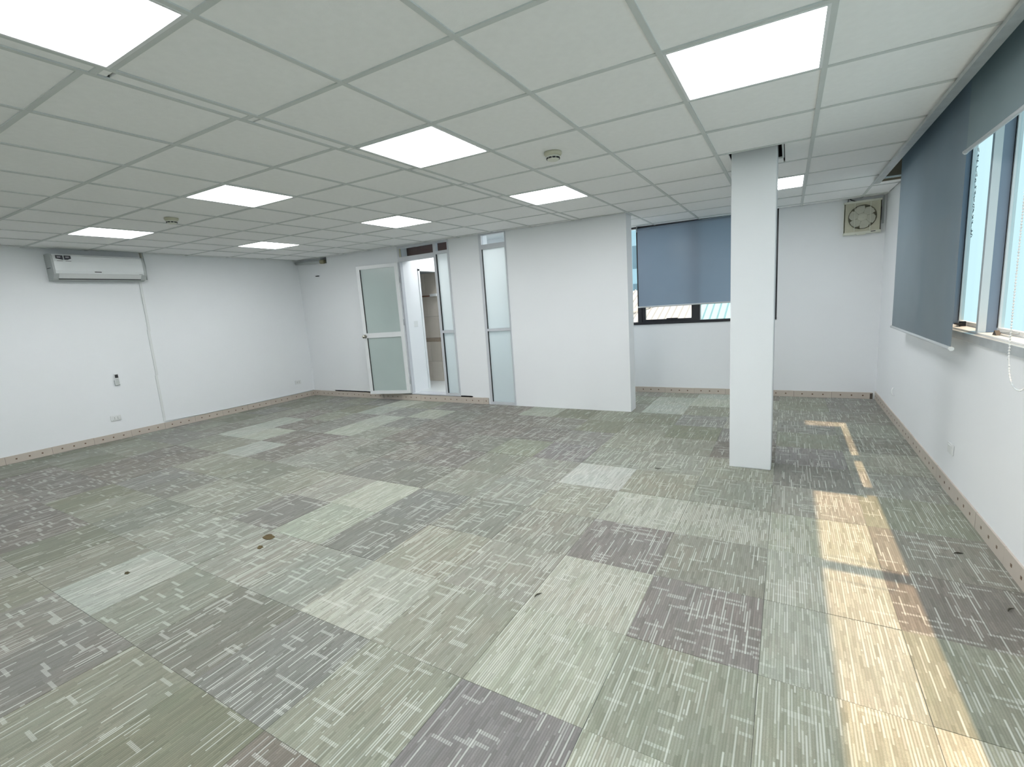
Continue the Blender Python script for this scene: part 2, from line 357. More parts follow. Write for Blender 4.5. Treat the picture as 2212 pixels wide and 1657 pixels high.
# wash room back wall of beige tiles
BEI = [mat('beige_wall_tile_%d' % k, c, 0.35, noise=.08, nscale=7) for k, c in enumerate(((.62, .57, .50, 1), (.66, .61, .54, 1), (.60, .55, .48, 1)))]
BAND = mat('patterned_border_tile', (.36, .29, .22, 1), .4, noise=.35, nscale=40)
BTY = 7.02
wb = struct(bx('wall_washroom', -7.3, BX-BTH, BTY, YF-.005, .118, 2.6, GROUT), 'beige tiled wall inside the wash room', 'wall')
def wtile(x0, x1, z0, z1, m): bx('tile', x0+.0015, x1-.0015, BTY-.008, BTY, z0+.0015, z1-.0015, m, wb)
zs = [.118, .50, .885]
for k in range(6):
    x0 = -6.9+.25*k
    wtile(x0, min(x0+.25, BX-BTH), .118, .50, BEI[k % 3]); wtile(x0, min(x0+.25, BX-BTH), .50, .875, BEI[(k+1) % 3])
    wtile(x0, min(x0+.25, BX-BTH), .95, 1.35, BEI[(k+2) % 3]); wtile(x0, min(x0+.25, BX-BTH), 1.35, 1.75, BEI[k % 3]); wtile(x0, min(x0+.25, BX-BTH), 1.75, 2.15, BEI[(k+1) % 3])
    bx('border_tile', x0+.0015, min(x0+.25, BX-BTH)-.0015, BTY-.011, BTY, .877, .948, BAND, wb)
bx('grey_cornice', -7.3, BX-BTH, BTY-.03, BTY, 2.15, 2.20, GREYP, wb)
wall('wall_washroom_side', [(-7.4, -7.3, y1, YF, .118, 2.6)], 'beige side wall inside the wash room', BEI[0])
rail = thing('towel_rail', 'brown towel rail with white end bracket on the beige tiles', 'rail', (-6.0, BTY-.05, 1.735))
MB().tube([(-.5, 0, 0), (.26, 0, -.004)], .011, mat('brown_wood', (.14, .05, .025, 1), .5, noise=.2), 10).build('rod', rail)
MB().box(.24, .40, -.02, .042, -.015, .03, PLASTIC).build('bracket', rail); MB().box(-.5, -.47, -.02, .042, -.015, .03, PLASTIC).build('bracket', rail)
# maroon board seen through the fanlight
mb_ = thing('maroon_board', 'dark maroon boards behind the fanlight over the door', 'board', (-5.0, 6.07, 2.30))
for x0, x1 in ((BX+.005, -5.20), (-5.195, -4.90), (-4.895, -4.58)): bx('panel', x0+5.0, x1+5.0, 0, .02, 0, .298, MAROON, mb_)

# column
c = MB().box(-.391, -.088, 4.108, 4.405, 0, HT, WALL).bevel(.008, 2).build('column'); struct(c, 'square white column standing on the carpet', 'column')

# ------------------------------------------------------------------ baseboards of beige tiles with brown dots
def basetile(l, h):
    b = MB().box(-l/2, l/2, -.010, 0, 0, h, BASET)
    for dx in (-.115, 0, .115):
        if abs(dx)+.012 < l/2: b.box(dx-.008, dx+.008, -.0112, -.0098, h*.42, h*.42+.016, BASED)
    return b.mesh('base_tile')
_bt = {}
def baseboard(name, label, p0, p1, h, start):
    """tiles run from p0 to p1, room on the right-hand side when looking from p0 to p1"""
    p0, p1 = Vector(p0), Vector(p1); L = (p1-p0).length; d = (p1-p0).normalized(); ang = math.atan2(d.y, d.x)
    root = MB().box(0, L, -.006, 0, 0, h-.004, GROUT).build(name); root.location = (p0.x, p0.y, 0); root.rotation_euler = (0, 0, ang)
    struct(root, label, 'baseboard'); s = -start
    while s < L:
        a, b = max(s, 0), min(s+.4167, L)
        if b-a > .02:
            k = (round(b-a-.003, 3), h)
            if k not in _bt: _bt[k] = basetile(k[0], h)
            o = link('base_tile', _bt[k], root, ((a+b)/2, random.uniform(-.0008, .0008), random.uniform(-.001, .002)))
        s += .4167
    return root
baseboard('baseboard_left', 'row of dotted beige tiles along the air conditioner wall', (XL, YK, 0), (XL, YB, 0), .092, .0)
baseboard('baseboard_back', 'row of dotted beige tiles below the open frosted door', (XL, YB, 0), (WX0-.03, YB, 0), .098, .23)
baseboard('baseboard_far', 'row of dotted beige tiles below the blue blind window', (PEND-.4, YF, 0), (XR-.03, YF, 0), .080, .30)
baseboard('baseboard_right', 'row of dotted beige tiles along the sunlit window wall', (XR, YF, 0), (XR, YK, 0), .098, .05)
bx('corner_filler', 3.010, 3.037, -.012, 0, 0, .07, GROUT, bpy.data.objects['baseboard_far'])

# ------------------------------------------------------------------ ceiling
TILT = (math.atan(CB), -math.atan(CA), 0)
ceil = MB().box(XL-.1, XR+.1, YK-.1, YF+.1, .34, .40, DARK).build('ceiling')
ceil.location = (0, 0, C0); ceil.rotation_euler = TILT
struct(ceil, 'suspended ceiling of square grey white tiles in a grid', 'ceiling')
GX, GY, GXL, GYL, G = -2.2803, 0.9801, -2.3725, 0.9190, 0.6
EDGE = GX+5*G                                     # blind pocket begins here
LIGHTS = {('M', 0, -1), ('M', 0, 2), ('M', 0, 5), ('M', 3, 2), ('M', 3, 7), ('M', 3, -1), ('L', -3, -1), ('L', -3, 2), ('L', -3, 5),
          ('L', -7, -1), ('L', -7, 2), ('L', -7, 5), ('M', 0, -4), ('M', 3, -4)}
_ct = {}
def ctile(x0, x1, y0, y1, name='ceiling_tile', z=0.004):
    w, h = x1-x0-.010, y1-y0-.010
    if w < .01 or h < .01: return
    k = (round(w, 3), round(h, 3))
    if k not in _ct: _ct[k] = MB().box(-w/2, w/2, -h/2, h/2, 0, .012, CEILT).mesh('ceiling_tile')
    o = link(name, _ct[k], ceil, ((x0+x1)/2, (y0+y1)/2, z+random.uniform(-.0005, .002)))
    o.rotation_euler = (random.uniform(-.003, .003), random.uniform(-.003, .003), 0)
def ylim(i, sec): return (YF-.006) if (sec == 'M' and i >= 1) else (YB-.006)
_tee = {}
def tee(x0, x1, y0, y1, name='cross_tee'):
    k = (round(x1-x0, 3), round(y1-y0, 3))
    if k[0] < .005 or k[1] < .005: return
    if k not in _tee: _tee[k] = MB().box(-k[0]/2, k[0]/2, -k[1]/2, k[1]/2, 0, .006, TEE).mesh(name)
    link(name, _tee[k], ceil, ((x0+x1)/2, (y0+y1)/2, -.001 if name == 'main_tee' else random.uniform(-.0006, .0004)))
TW = .012
def section(sec, gx, gy, irange):
    for i in irange:
        x0, x1 = gx+G*i, gx+G*(i+1)
        for j in range(-7, 12):
            y0, y1 = gy+G*j, gy+G*(j+1); yl = ylim(i, sec)
            if y1 < YK or y0 > yl-.02: continue
            cx0 = max(x0, XL+.006); cy0, cy1 = max(y0, YK+.006), min(y1, yl)
            if x0 < XL and i == -10:
                if 2.15 < (cy0+cy1)/2 < 3.3: cx0 = XL+.035
            if (sec, i, j) in LIGHTS: pass
            elif sec == 'M' and i == 3 and j == 5:
                ctile(x0, -.40, cy0, cy1); ctile(-.05, x1, cy0, cy1); ctile(-.40, -.05, 4.42, cy1); tee(-.062, -.050, cy0, 4.40)
            else: ctile(cx0, x1, cy0, cy1)
            if y0 > YK+.02: tee(max(x0, XL)+TW, x1-TW, y0-TW, y0+TW)
section('M', GX, GY, range(0, 5)); section('L', GXL, GYL, range(-10, 0))
for i in range(0, 6): tee(GX+G*i-TW, GX+G*i+TW, YK+.003, ylim(i, 'M')+.002, 'main_tee')
for i in range(-9, 1): tee(GXL+G*i-TW, GXL+G*i+TW, YK+.003, YB-.004, 'main_tee')
yy = YK
while yy < YB-.05:                                # narrow strip between both grids
    ctile(GXL+TW-.004, GX-TW+.004, yy, min(yy+G, YB-.006), 'filler_strip', .003); yy += G
for j in range(-5, 9): tee(GXL+TW, GX-TW, GY+G*j-.03-TW, GY+G*j-.03+TW)
for y0, y1 in ((YB+PTH+.006, 6.38), (6.38, 6.98), (6.98, YF-.006)):   # ceiling behind the partition end
    ctile(GXL, GX+G, y0, y1); tee(GXL, GX+G-TW, y0-TW if y0 > 6.1 else y0, y0+TW)
# infill beside the wall beyond the blind pocket
ctile(EDGE+.008, XR-.006, 6.02, 6.38); ctile(EDGE+.008, XR-.006, 6.38, 6.98); ctile(EDGE+.008, XR-.006, 6.98, YF-.006)
tee(EDGE+TW, XR-.004, 6.38-TW, 6.38+TW); tee(EDGE+TW, XR-.004, 6.98-TW, 6.98+TW); tee(EDGE+TW, XR-.004, 6.005, 6.03)
# pocket: fascia, brown end board
z0 = cz(EDGE, 3)
tr = MB().box(EDGE+.012, EDGE+.024, YK, 6.02, z0-.022, z0+.34, WALL).box(EDGE-.02, EDGE+.03, YK, 6.02, z0-.026, z0-.004, ALUG)
struct(tr.build('trim_1'), 'pale edge strip of the ceiling along the blind pocket', 'trim')
struct(bx('trim_3', EDGE+.03, XR-.003, 6.03, 6.05, z0-.01, z0+.34, mat('brown_plaster', (.16, .13, .09, 1), .9, noise=.4, nscale=10)), 'rough brown end board inside the blind pocket', 'trim')

# ------------------------------------------------------------------ ceiling lights
def diffuser_mat():
    m = bpy.data.materials.new('lit_diffuser'); m.use_nodes = True; nt = m.node_tree; b = nt.nodes['Principled BSDF']
    b.inputs['Base Color'].default_value = (.8, .8, .8, 1); b.inputs['Emission Color'].default_value = (0.97, 0.985, 1.0, 1); b.inputs['Emission Strength'].default_value = LAMP
    tc = nt.nodes.new('ShaderNodeTexCoord'); n = nt.nodes.new('ShaderNodeTexNoise'); n.inputs['Scale'].default_value = 2.5; nt.links.new(tc.outputs['Object'], n.inputs['Vector'])
    r = nt.nodes.new('ShaderNodeMapRange'); r.inputs[3].default_value = LAMP*.85; r.inputs[4].default_value = LAMP*1.15; nt.links.new(n.outputs['Fac'], r.inputs[0])
    nt.links.new(r.outputs[0], b.inputs['Emission Strength']); return m
DIFF = diffuser_mat()
_lf = MB()
for s in (-1, 1):
    _lf.box(min(s*.277, s*.290), max(s*.277, s*.290), -.290, .290, -.002, .03, ALU); _lf.box(-.277, .277, min(s*.277, s*.290), max(s*.277, s*.290), -.002, .03, ALU)
ME_LF = _lf.mesh('light_frame'); ME_LD = MB().box(-.277, .277, -.277, .277, .002, .008, DIFF).mesh('diffuser'); ME_LH = MB().box(-.283, .283, -.283, .283, .03, .045, ALUG).mesh('housing')
LLAB = {('M', 0, -1): 'glowing square ceiling panel, the one of its row farthest from the door wall', ('M', 0, 2): 'glowing square ceiling panel diagonally beside the smoke detector before the plain partition',
        ('M', 0, 5): 'glowing square ceiling panel right before the plain white partition', ('M', 3, 2): 'glowing square ceiling panel in front of the column, near the blinds',
        ('M', 3, 7): 'glowing square ceiling panel half hidden behind the white column', ('L', -3, 2): 'glowing square ceiling panel past the smoke detector as seen from the air conditioner',
        ('L', -3, 5): 'glowing square ceiling panel before the glass strips beside the door', ('L', -7, 2): 'glowing square ceiling panel between the air conditioner and a smoke detector',
        ('L', -7, 5): 'glowing square ceiling panel nearest the ragged hole in the wall corner'}
for (sec, i, j) in sorted(LIGHTS):
    x, y = ((GX if sec == 'M' else GXL)+G*(i+.5), (GY if sec == 'M' else GYL)+G*(j+.5))
    t = thing('ceiling_light', LLAB.get((sec, i, j), 'glowing square ceiling panel over the end of the room away from the door'), 'ceiling light', (x, y, cz(x, y)), TILT, 'square light panels in the ceiling grid')
    link('light_frame', ME_LF, t); link('diffuser', ME_LD, t); link('housing', ME_LH, t)

ct = thing('ceiling_light', 'added long glowing panel, out of view, brightening the corridor behind the glass strips', 'ceiling light', (-2.75, 6.62, 2.598))  # added lamp, never in view, lifts the brightness of the corridor
bx('light_frame', -.87, .87, -.16, .16, -.030, 0, ALU, ct); bx('diffuser', -.85, .85, -.14, .14, -.036, -.030, DIFF, ct)
ct = thing('ceiling_light', 'added small glowing panel, out of view, brightening the corridor beside the wash room doorway', 'ceiling light', (-5.05, 6.66, 2.598))  # second added lamp, unseen, brightens the side light and wash room
bx('light_frame', -.25, .25, -.25, .25, -.030, 0, ALU, ct); bx('diffuser', -.24, .24, -.24, .24, -.036, -.030, DIFF, ct)
# smoke detectors
def smoke(x, y, label):
    t = thing('smoke_detector', label, 'smoke detector', (x, y, cz(x, y)+.003), TILT, 'smoke detectors on the ceiling')
    MB().lathe([(.058, 0), (.060, -.010), (.052, -.022), (.047, -.026)], (0, 0, 0), n=28, m=CREAM).build('base', t)
    MB().lathe([(.047, -.026), (.043, -.034), (.041, -.044), (.034, -.052), (.001, -.053)], (0, 0, 0), n=28, m=CREAML).build('cap', t)
    sl = MB()
    for k in range(10):
        a = 2*math.pi*k/10+.25; M = Matrix.Rotation(a, 4, 'Z'); sl.box(.0405, .0445, -.0105, .0105, -.0445, -.035, BLK, M)
    sl.build('vent_slots', t)
smoke(-1.385, 3.085, 'cream round smoke detector on the ceiling tile before the plain partition')
smoke(-5.095, 2.46, 'cream round smoke detector on the ceiling nearer the air conditioner')

# ------------------------------------------------------------------ door, fanlight and side lights
door = bpy.data.objects.new('door_1', None); COL.objects.link(door); door.location = (DX0, YB, .105); struct(door, 'open white aluminium door with frosted panes, fanlight and side light', 'door')
def dpart(name, x0, x1, z0, z1, m, yo0=-.012, yo1=.05): return bx(name, x0-DX0, x1-DX0, yo0, yo1, z0-.105, z1-.105, m, door)
JW = .035
dpart('jamb', DX0, DX0+JW, .105, 2.50, ALU2); dpart('jamb', DX1-.012, DX1+JW, .105, 2.50, ALU2); dpart('jamb', SX1-.022, SX1, .105, 2.50, ALU2)
dpart('head_rail', DX0+JW, DX1-.012, 2.255, 2.325, ALU2); dpart('head_rail', DX1+JW, SX1-.022, 2.29, 2.335, ALU2)
dpart('top_rail', DX0+JW, DX1-.012, 2.455, 2.50, ALU2); dpart('top_rail', DX1+JW, SX1-.022, 2.455, 2.50, ALU2)
dpart('mid_rail', DX1+JW, SX1-.022, 1.10, 1.14, ALU2, -.02); dpart('bottom_rail', DX1+JW, SX1-.022, .105, .15, ALU2); dpart('threshold', DX0+JW, DX1-.012, .105, .122, ALU2, -.005, .20)
dpart('side_pane', DX1+JW, SX1-.022, 1.14, 2.29, FROST, .016, .022); dpart('side_pane', DX1+JW, SX1-.022, .15, 1.10, FROST, .016, .022)
dpart('fanlight_pane', DX0+JW, DX1-.012, 2.325, 2.455, GLASS, .016, .021); dpart('fanlight_pane', DX1+JW, SX1-.022, 2.335, 2.455, GLASS, .016, .021)
dpart('stained_edge', DX0+JW, DX0+JW+.02, 2.325, 2.455, CREAM, .0, .016)
# leaf, swung back towards the wall
hinge = Vector((DX0+.008, YB-.030)); end = Vector((-6.125, 5.605)); dv = (end-hinge); W = dv.length; ang = math.atan2(dv.y, dv.x)
leafb = MB(); LT = .036; SW = .062; Z0, Z1 = .125, 2.245
for a in ((0, SW, Z0, Z1), (W-SW, W, Z0, Z1)): leafb.box(a[0], a[1], -LT/2, LT/2, a[2]-Z0, a[3]-Z0, ALU)
for a in ((Z0, Z0+.055), (1.075, 1.155), (Z1-.055, Z1)): leafb.box(SW, W-SW, -LT/2, LT/2, a[0]-Z0, a[1]-Z0, ALU)
leaf = leafb.build('door_leaf', door); leaf.location = (hinge.x-DX0, hinge.y-YB, Z0-.105); leaf.rotation_euler = (0, 0, ang)
bx('pane', SW, W-SW, -.004, .004, .055, 1.075-Z0, FROST_DOOR, leaf); bx('pane', SW, W-SW, -.004, .004, 1.155-Z0, Z1-Z0-.055, FROST_DOOR, leaf)
gk = MB().box(W-SW-.008, W-SW, -LT/2-.0006, LT/2+.0006, .055, 1.075-Z0, BLK).box(W-SW-.008, W-SW, -LT/2-.0006, LT/2+.0006, 1.155-Z0, Z1-Z0-.055, BLK); gk.build('gasket', leaf)
for s in (-1, 1):
    MB().lathe([(.030, s*LT/2), (.030, s*(LT/2+.006)), (.012, s*(LT/2+.010)), (.012, s*(LT/2+.028)), (.024, s*(LT/2+.034)), (.029, s*(LT/2+.048)), (.022, s*(LT/2+.062)), (.001, s*(LT/2+.066))], (W-.030, 0, 1.105-Z0), 'y', 20, STEEL).build('knob', leaf)
for z in (.33, 1.30, 1.98):
    h = MB().tube([(-.004, 0, z-Z0-.05), (-.004, 0, z-Z0+.05)], .009, ALUG, 10).box(-.004, .03, -LT/2-.002, -LT/2, z-Z0-.05, z-Z0+.05, ALUG); h.build('hinge', leaf)
for z0_, z1_ in ((.15, 1.10), (1.14, 2.29)): dpart('gasket', DX1+JW, DX1+JW+.0035, z0_, z1_, BLK, -.0125, .016); dpart('gasket', SX1-.026, SX1-.022, z0_, z1_, GREYP, -.0125, .016)
# second side light
w3 = bpy.data.objects.new('window_3', None); COL.objects.link(w3); w3.location = ((WX0+WX1)/2, YB, 0); struct(w3, 'tall narrow frosted glass strip window beside the partition', 'window')
def wpart(name, x0, x1, z0, z1, m, a=-.010, b=.05): return bx(name, x0-w3.location.x, x1-w3.location.x, a, b, z0, z1, m, w3)
wpart('jamb', WX0, WX0+.045, .012, 2.50, ALU2); wpart('jamb', WX1-.014, WX1, .012, 2.50, ALU2)
wpart('sill_rail', WX0+.045, WX1-.014, .012, .045, ALU2); wpart('mid_rail', WX0+.045, WX1-.014, 1.10, 1.135, ALU2, -.018); wpart('upper_rail', WX0+.045, WX1-.014, 2.262, 2.325, ALU2, -.015); wpart('top_rail', WX0+.045, WX1-.014, 2.455, 2.50, ALU2)
wpart('pane', WX0+.045, WX1-.014, .045, 1.10, FROST, .016, .022); wpart('pane', WX0+.045, WX1-.014, 1.135, 2.262, FROST, .016, .022); wpart('pane', WX0+.045, WX1-.014, 2.325, 2.455, GLASS, .016, .022)

for z0_, z1_ in ((.045, 1.10), (1.135, 2.262)): wpart('gasket', WX0+.045, WX0+.0485, z0_, z1_, BLK, -.0105, .016); wpart('gasket', WX1-.018, WX1-.014, z0_, z1_, GREYP, -.0105, .016)
# ------------------------------------------------------------------ far window with black frame
w1 = bpy.data.objects.new('window_1', None); COL.objects.link(w1); w1.location = (-1.5, YF, FWZ0); struct(w1, 'black framed window under the blue grey roller blind', 'window')
def fpart(name, x0, x1, z0, z1, m, a=.01, b=.07): return bx(name, x0+1.5, x1+1.5, a, b, z0-FWZ0, z1-FWZ0, m, w1)
fpart('sill_rail', FWX0, FWX1, FWZ0, 1.068, BLACKF, -.012, .09); fpart('head_rail', FWX0, FWX1, 2.435, FWZ1, BLACKF, -.006, .09)
posts = [(-5.2, -5.15), (-4.40, -4.34), (-3.58, -3.52), (-2.76, -2.70), (-1.955, -1.895), (-1.165, -1.075), (-.165, -.125)]
for p in posts: fpart('post', p[0], p[1], 1.068, 2.435, BLACKF, .004, .08)
for k in range(len(posts)-1):
    a, b_ = posts[k][1], posts[k+1][0]
    if k in (4, 2, 0):
        f = MB()
        for q in ((a, a+.05, 1.068, 2.435), (b_-.025, b_, 1.068, 2.435), (a+.05, b_-.025, 1.068, 1.10), (a+.05, b_-.025, 2.40, 2.435)):
            f.box(q[0]+1.5, q[1]+1.5, .015, .06, q[2]-FWZ0, q[3]-FWZ0, BLACKF)
        s_ = f.build('sash', w1)
        bx('pane', a+.05+1.5, b_-.025+1.5, .035, .040, 1.10-FWZ0, 2.40-FWZ0, GLASS, s_)
        hb = MB().box(a+.36+1.5, a+.42+1.5, -.008, .02, 1.085-FWZ0, 1.112-FWZ0, BLACKF).box(a+.38+1.5, a+.52+1.5, -.020, -.008, 1.100-FWZ0, 1.113-FWZ0, BLACKF); hb.build('handle', s_)
    else:
        fpart('pane', a, b_, 1.068, 2.435, GLASSC if k == 5 else GLASS, .04, .045)
        if k == 5: fpart('bead', a, a+.012, 1.068, 2.435, ALUG, .0, .03)

# ------------------------------------------------------------------ roller blinds
def fabric(name, dcol, tcol, ft):
    return frosted(name, dcol, tcol, ft, 0.02)
FABF = fabric('blue_grey_blind_cloth', (0.27, 0.335, 0.42, 1), (0.22, 0.28, 0.35, 1), 0.25)
FABR = fabric('grey_blind_cloth', (0.235, 0.28, 0.315, 1), (0.13, 0.16, 0.19, 1), 0.2)
FABR2 = fabric('pale_grey_blind_cloth', (0.27, 0.32, 0.335, 1), (0.14, 0.18, 0.19, 1), 0.2)
BAR = mat('blind_bottom_bar', (0.55, 0.58, 0.60, 1), 0.4, noise=.03)
def cloth(w, h, m, wrinkle):
    """cloth in the local x-z plane, hanging from z=0 down to -h"""
    b = MB(); mi = b._mi(m); nx, nz = 30, 26; V = []
    for k in range(nz+1):
        z = -h*k/nz; row = []
        for i in range(nx+1):
            x = w*i/nx; low = max(0, (k/nz-.72)/.28)
            d = wrinkle*(low*(1-low)*4*.7*math.sin(7*z/h+2.2*x/w)+.25*math.sin(3*x+2*z))
            row.append(b.bm.verts.new((x, d, z)))
        V.append(row)
    for k in range(nz):
        for i in range(nx):
            f = b.bm.faces.new((V[k][i], V[k][i+1], V[k+1][i+1], V[k+1][i])); f.material_index = mi; f.smooth = True
    return b
def blind(label, loc, rotz, w, h, m, wrinkle=.002, roller_r=.022, group='roller blinds', reach=.062):
    t = thing('roller_blind', label, 'blind', loc, (0, 0, rotz), group)
    MB().tube([(-.008, .02, 0), (w+.008, .02, 0)], roller_r, m, 16).build('roller', t)
    cloth(w, h, m, wrinkle).build('cloth', t)
    MB().tube([(-.004, 0, -h-.006), (w+.004, 0, -h-.006)], .011, BAR, 10).build('bottom_bar', t)
    for x in (-.012, w+.012): MB().tube([(x-.005, 0, -h-.006), (x+.005, 0, -h-.006)], .013, PLASTIC, 10).build('bar_cap', t)
    for x in (-.014, w+.008): MB().box(x, x+.006, -.005, reach, -.03, .05, ALUG).build('bracket', t)
    return t
blind('blue grey roller blind pulled down over the black framed window', (-1.918, 7.105, 2.405), 0, 1.68, 1.105, FABF, .004)
blind('grey roller blind pulled below the sill, the lower one of the window wall', (.853, 5.655, 2.60), -math.pi/2, 1.893, 1.59, FABR, .002, reach=.109)
blind('pale grey roller blind rolled most of the way up, window wall', (.843, 3.726, 2.60), -math.pi/2, 1.90, .480, FABR2, .0015, reach=.119)
# mounting cord and pull chain
ch = thing('bead_chain', 'white bead pull chain hanging in a loop below the sill', 'chain', (.828, 2.80, .95))
pts = []
for k in range(120): pts.append(Vector((0, .02*math.sin(k*.02), 1.60-.0125*k)))
for k in range(1, 24): a = math.pi*k/24; pts.append(Vector((.0, -.11+.11*math.cos(a), .10-.10*math.sin(a))))
for k in range(120): pts.append(Vector((0, -.22, .10+.0125*k)))
MB().tube(pts[::2], .0016, PLASTIC, 5).build('cord', ch)
bd = MB()
for p in pts:
    bmesh.ops.create_icosphere(bd.bm, subdivisions=1, radius=.0042, matrix=Matrix.Translation(p))
bd._mi(PLASTIC); o = bd.build('beads', ch); o['kind'] = 'stuff'

# ------------------------------------------------------------------ window wall: sill, piers, glass
w2 = bpy.data.objects.new('window_2', None); COL.objects.link(w2); w2.location = (XR, 3.9, RZ0); struct(w2, 'long bright window row above the sunlit sill', 'window')
def rpart(name, x0, x1, y0, y1, z0, z1, m): return bx(name, x0-XR, x1-XR, y0-3.9, y1-3.9, z0-RZ0, z1-RZ0, m, w2)
rpart('sill', XR-.018, XO, RY0, RY1, RZ0-.004, 1.083, ALUG)
rpart('sill_ledge', XR+.012, XO, RY0, RY1, 1.083, 1.092, ALU)
rpart('head', XR+.01, XO, RY0, RY1, 2.47, RZ1, ALU)
piers = [(3.82, 3.95), (4.565, 4.70), (5.86, 5.90), (2.685, 2.735), (1.12, 1.25), (.0, .06), (-.9, -.77), (-1.6, -1.56)]
for a, b_ in piers:
    rpart('pier', XR+.052, XO-.005, a, min(b_, a+.045), 1.09, 2.475, REVEAL)
    rpart('frame_profile', XR+.016, XR+.052, a-.004, min(b_, a+.03), 1.09, 2.475, ALU)
ps = sorted(piers); GXp = XR+.112
for k in range(len(ps)-1):
    st_ = max(.022, ps[k][1]-ps[k][0]-.045); a, b_ = min(ps[k][1], ps[k][0]+.045), ps[k+1][0]
    f = MB()
    for q in ((a, a+st_, 1.092, 2.47), (b_-.022, b_, 1.092, 2.47), (a+st_, b_-.022, 1.092, 1.118), (a+st_, b_-.022, 2.44, 2.47)):
        f.box(GXp-XR-.012, GXp-XR+.012, q[0]-3.9, q[1]-3.9, q[2]-RZ0, q[3]-RZ0, ALU)
    s_ = f.build('sash', w2)
    bx('pane', GXp-XR-.002, GXp-XR+.002, a+st_-3.9, b_-.022-3.9, 1.118-RZ0, 2.44-RZ0, GLASSC, s_)
    bx('gasket', GXp-XR-.014, GXp-XR-.012, b_-.008-3.9, b_-3.9, 1.118-RZ0, 2.44-RZ0, BLK, s_)
# faint marks: lettering on the outside of one pane
lb = MB(); LETM = mat('faint_grey_lettering', (.42, .50, .52, 1), .6, noise=.1)
for k in range(15):
    z = 2.26-.040*k-RZ0; yb = 4.50-3.9
    for q in range(3):
        a = random.uniform(0, math.pi); M = Matrix.Translation((GXp-XR+.003, yb+random.uniform(-.014, .014), z+random.uniform(-.012, .012))) @ Matrix.Rotation(a, 4, 'X')
        lb.box(0, .0006, -.014, .014, -.0035, .0035, LETM, M)
lb.build('lettering', w2)
# latch and friction stay
lt = MB().box(.055, .085, .42, .45, .052, .085, BLK).box(.04, .06, .39, .49, .062, .074, BLK).box(.055, .075, .47, .50, .05, .066, ALUG); lt.build('latch', w2)
st = MB().prism([(-.30, .052), (-.235, .052), (-.262, .078)], 'x', .040, .060, BLK).tube([(.062, -.20, .060), (.075, -.30, .066), (.10, -.40, .070)], .005, ALUG, 6).box(.055, .062, -.42, -.20, .052, .058, ALUG); st.build('friction_stay', w2)

# ------------------------------------------------------------------ outside
def roof(name, label, x0, x1, col, ribcol, ey, ez, ry, rz, step):
    m = mat(name+'_sheet', col, .5, noise=.08, nscale=1.5); mr = mat(name+'_rib', ribcol, .5, noise=.05)
    t = MB().prism([(ey, ez-.05), (ry, rz-.05), (ry, rz), (ey, ez)], 'x', x0, x1, m).build(name); tag(t, label, 'roof')
    L = math.hypot(ry-ey, rz-ez); a = math.atan2(rz-ez, ry-ey); me = MB().prism([(-.012, 0), (.012, 0), (.006, .03), (-.006, .03)], 'y', 0, L, mr).mesh('roof_rib'); x = x0+.05
    while x < x1:
        o = link('roof_rib', me, t, (x, ey, ez)); o.rotation_euler = (a, 0, 0); x += step
    return t
roof('cream_metal_roof', 'cream ribbed metal roof outside below the blind', -9.0, -1.52, (.56, .64, .72, 1), (.45, .51, .56, 1), 8.2, .68, 10.7, 1.60, .12)
roof('cyan_metal_roof', 'cyan ribbed metal roof outside behind the column', -1.48, .8, (.46, .74, .88, 1), (.22, .44, .54, 1), 8.2, .68, 10.7, 1.60, .12)
ca = MB().tube([(-3.9, 8.35, .76), (-2.3, 9.75, 1.29)], .06, mat('roof_ridge_cap', (.85, .82, .76, 1), .5, noise=.03), 8).build('ridge_cap', bpy.data.objects['cream_metal_roof'])
pb = thing('pale_building', 'pale blue building far outside beyond the roofs', 'building', (-9.5, 26, -4))
PBM = mat('pale_facade', (.55, .72, .80, 1), .7, noise=.05); bx('wall', -3, 3.4, 0, 6, 0, 9.0, PBM, pb)
WM = mat('facade_window', (.20, .30, .36, 1), .2, noise=.1)
for k in range(4):
    for q in range(5): bx('facade_window', -2.6+1.2*q, -1.9+1.2*q, -.04, 0, 1.0+2.0*k, 2.2+2.0*k, WM, pb)

# ------------------------------------------------------------------ air conditioner on the left wall
ac = thing('air_conditioner', 'white wall mounted split air conditioner with two dark stickers', 'air conditioner', (XL, 2.79, 2.12))
ACW = .485
prof = [(0, .005), (0, .325), (.12, .325), (.165, .318), (.190, .295), (.203, .23), (.205, .12), (.195, .075), (.15, .022), (.10, .004)]
MB().prism([(p[0], p[1]) for p in prof], 'y', -ACW, ACW, GREYP).build('body', ac)
b = MB(); pf = [(.166, .3205), (.192, .297), (.206, .23), (.208, .12), (.200, .085)]
pts = pf+[(p[0]-.006, p[1]-.001) for p in pf[::-1]]
b.prism(pts, 'y', -ACW+.02, ACW-.03, mat('glossy_white_panel', (.78, .81, .82, 1), .18, noise=.01, coat=.4)).build('front_panel', ac)
b = MB().prism([(.198, .080), (.203, .083), (.163, .030), (.158, .028)], 'y', -ACW+.05, ACW-.06, PLASTIC).build('louvre_flap', ac)
bx('outlet_slot', .150, .162, -ACW+.05, ACW-.06, .018, .026, BLK, ac)
STK = mat('dark_sticker', (.02, .02, .03, 1), .4, noise=.2); STL = mat('sticker_grey_print', (.30, .29, .32, 1), .5, noise=.2)
for k, yy in enumerate((-ACW+.045, -ACW+.125)):
    M = Matrix.Translation((.2085, yy, .262))
    s = MB().prism([(0, .0), (.068, -.014), (.066, .038), (0, .040)] if k == 0 else [(0, -.012), (.03, -.012), (.065, .004), (.062, .038), (0, .038)], 'x', -.003, .0015, STK, M)
    s.box(.0012, .0025, .012, .045, .010, .026, STL, M); s.box(.0, .0015, .008, .062, -.030, -.026, STK, M); s.build('sticker', ac)
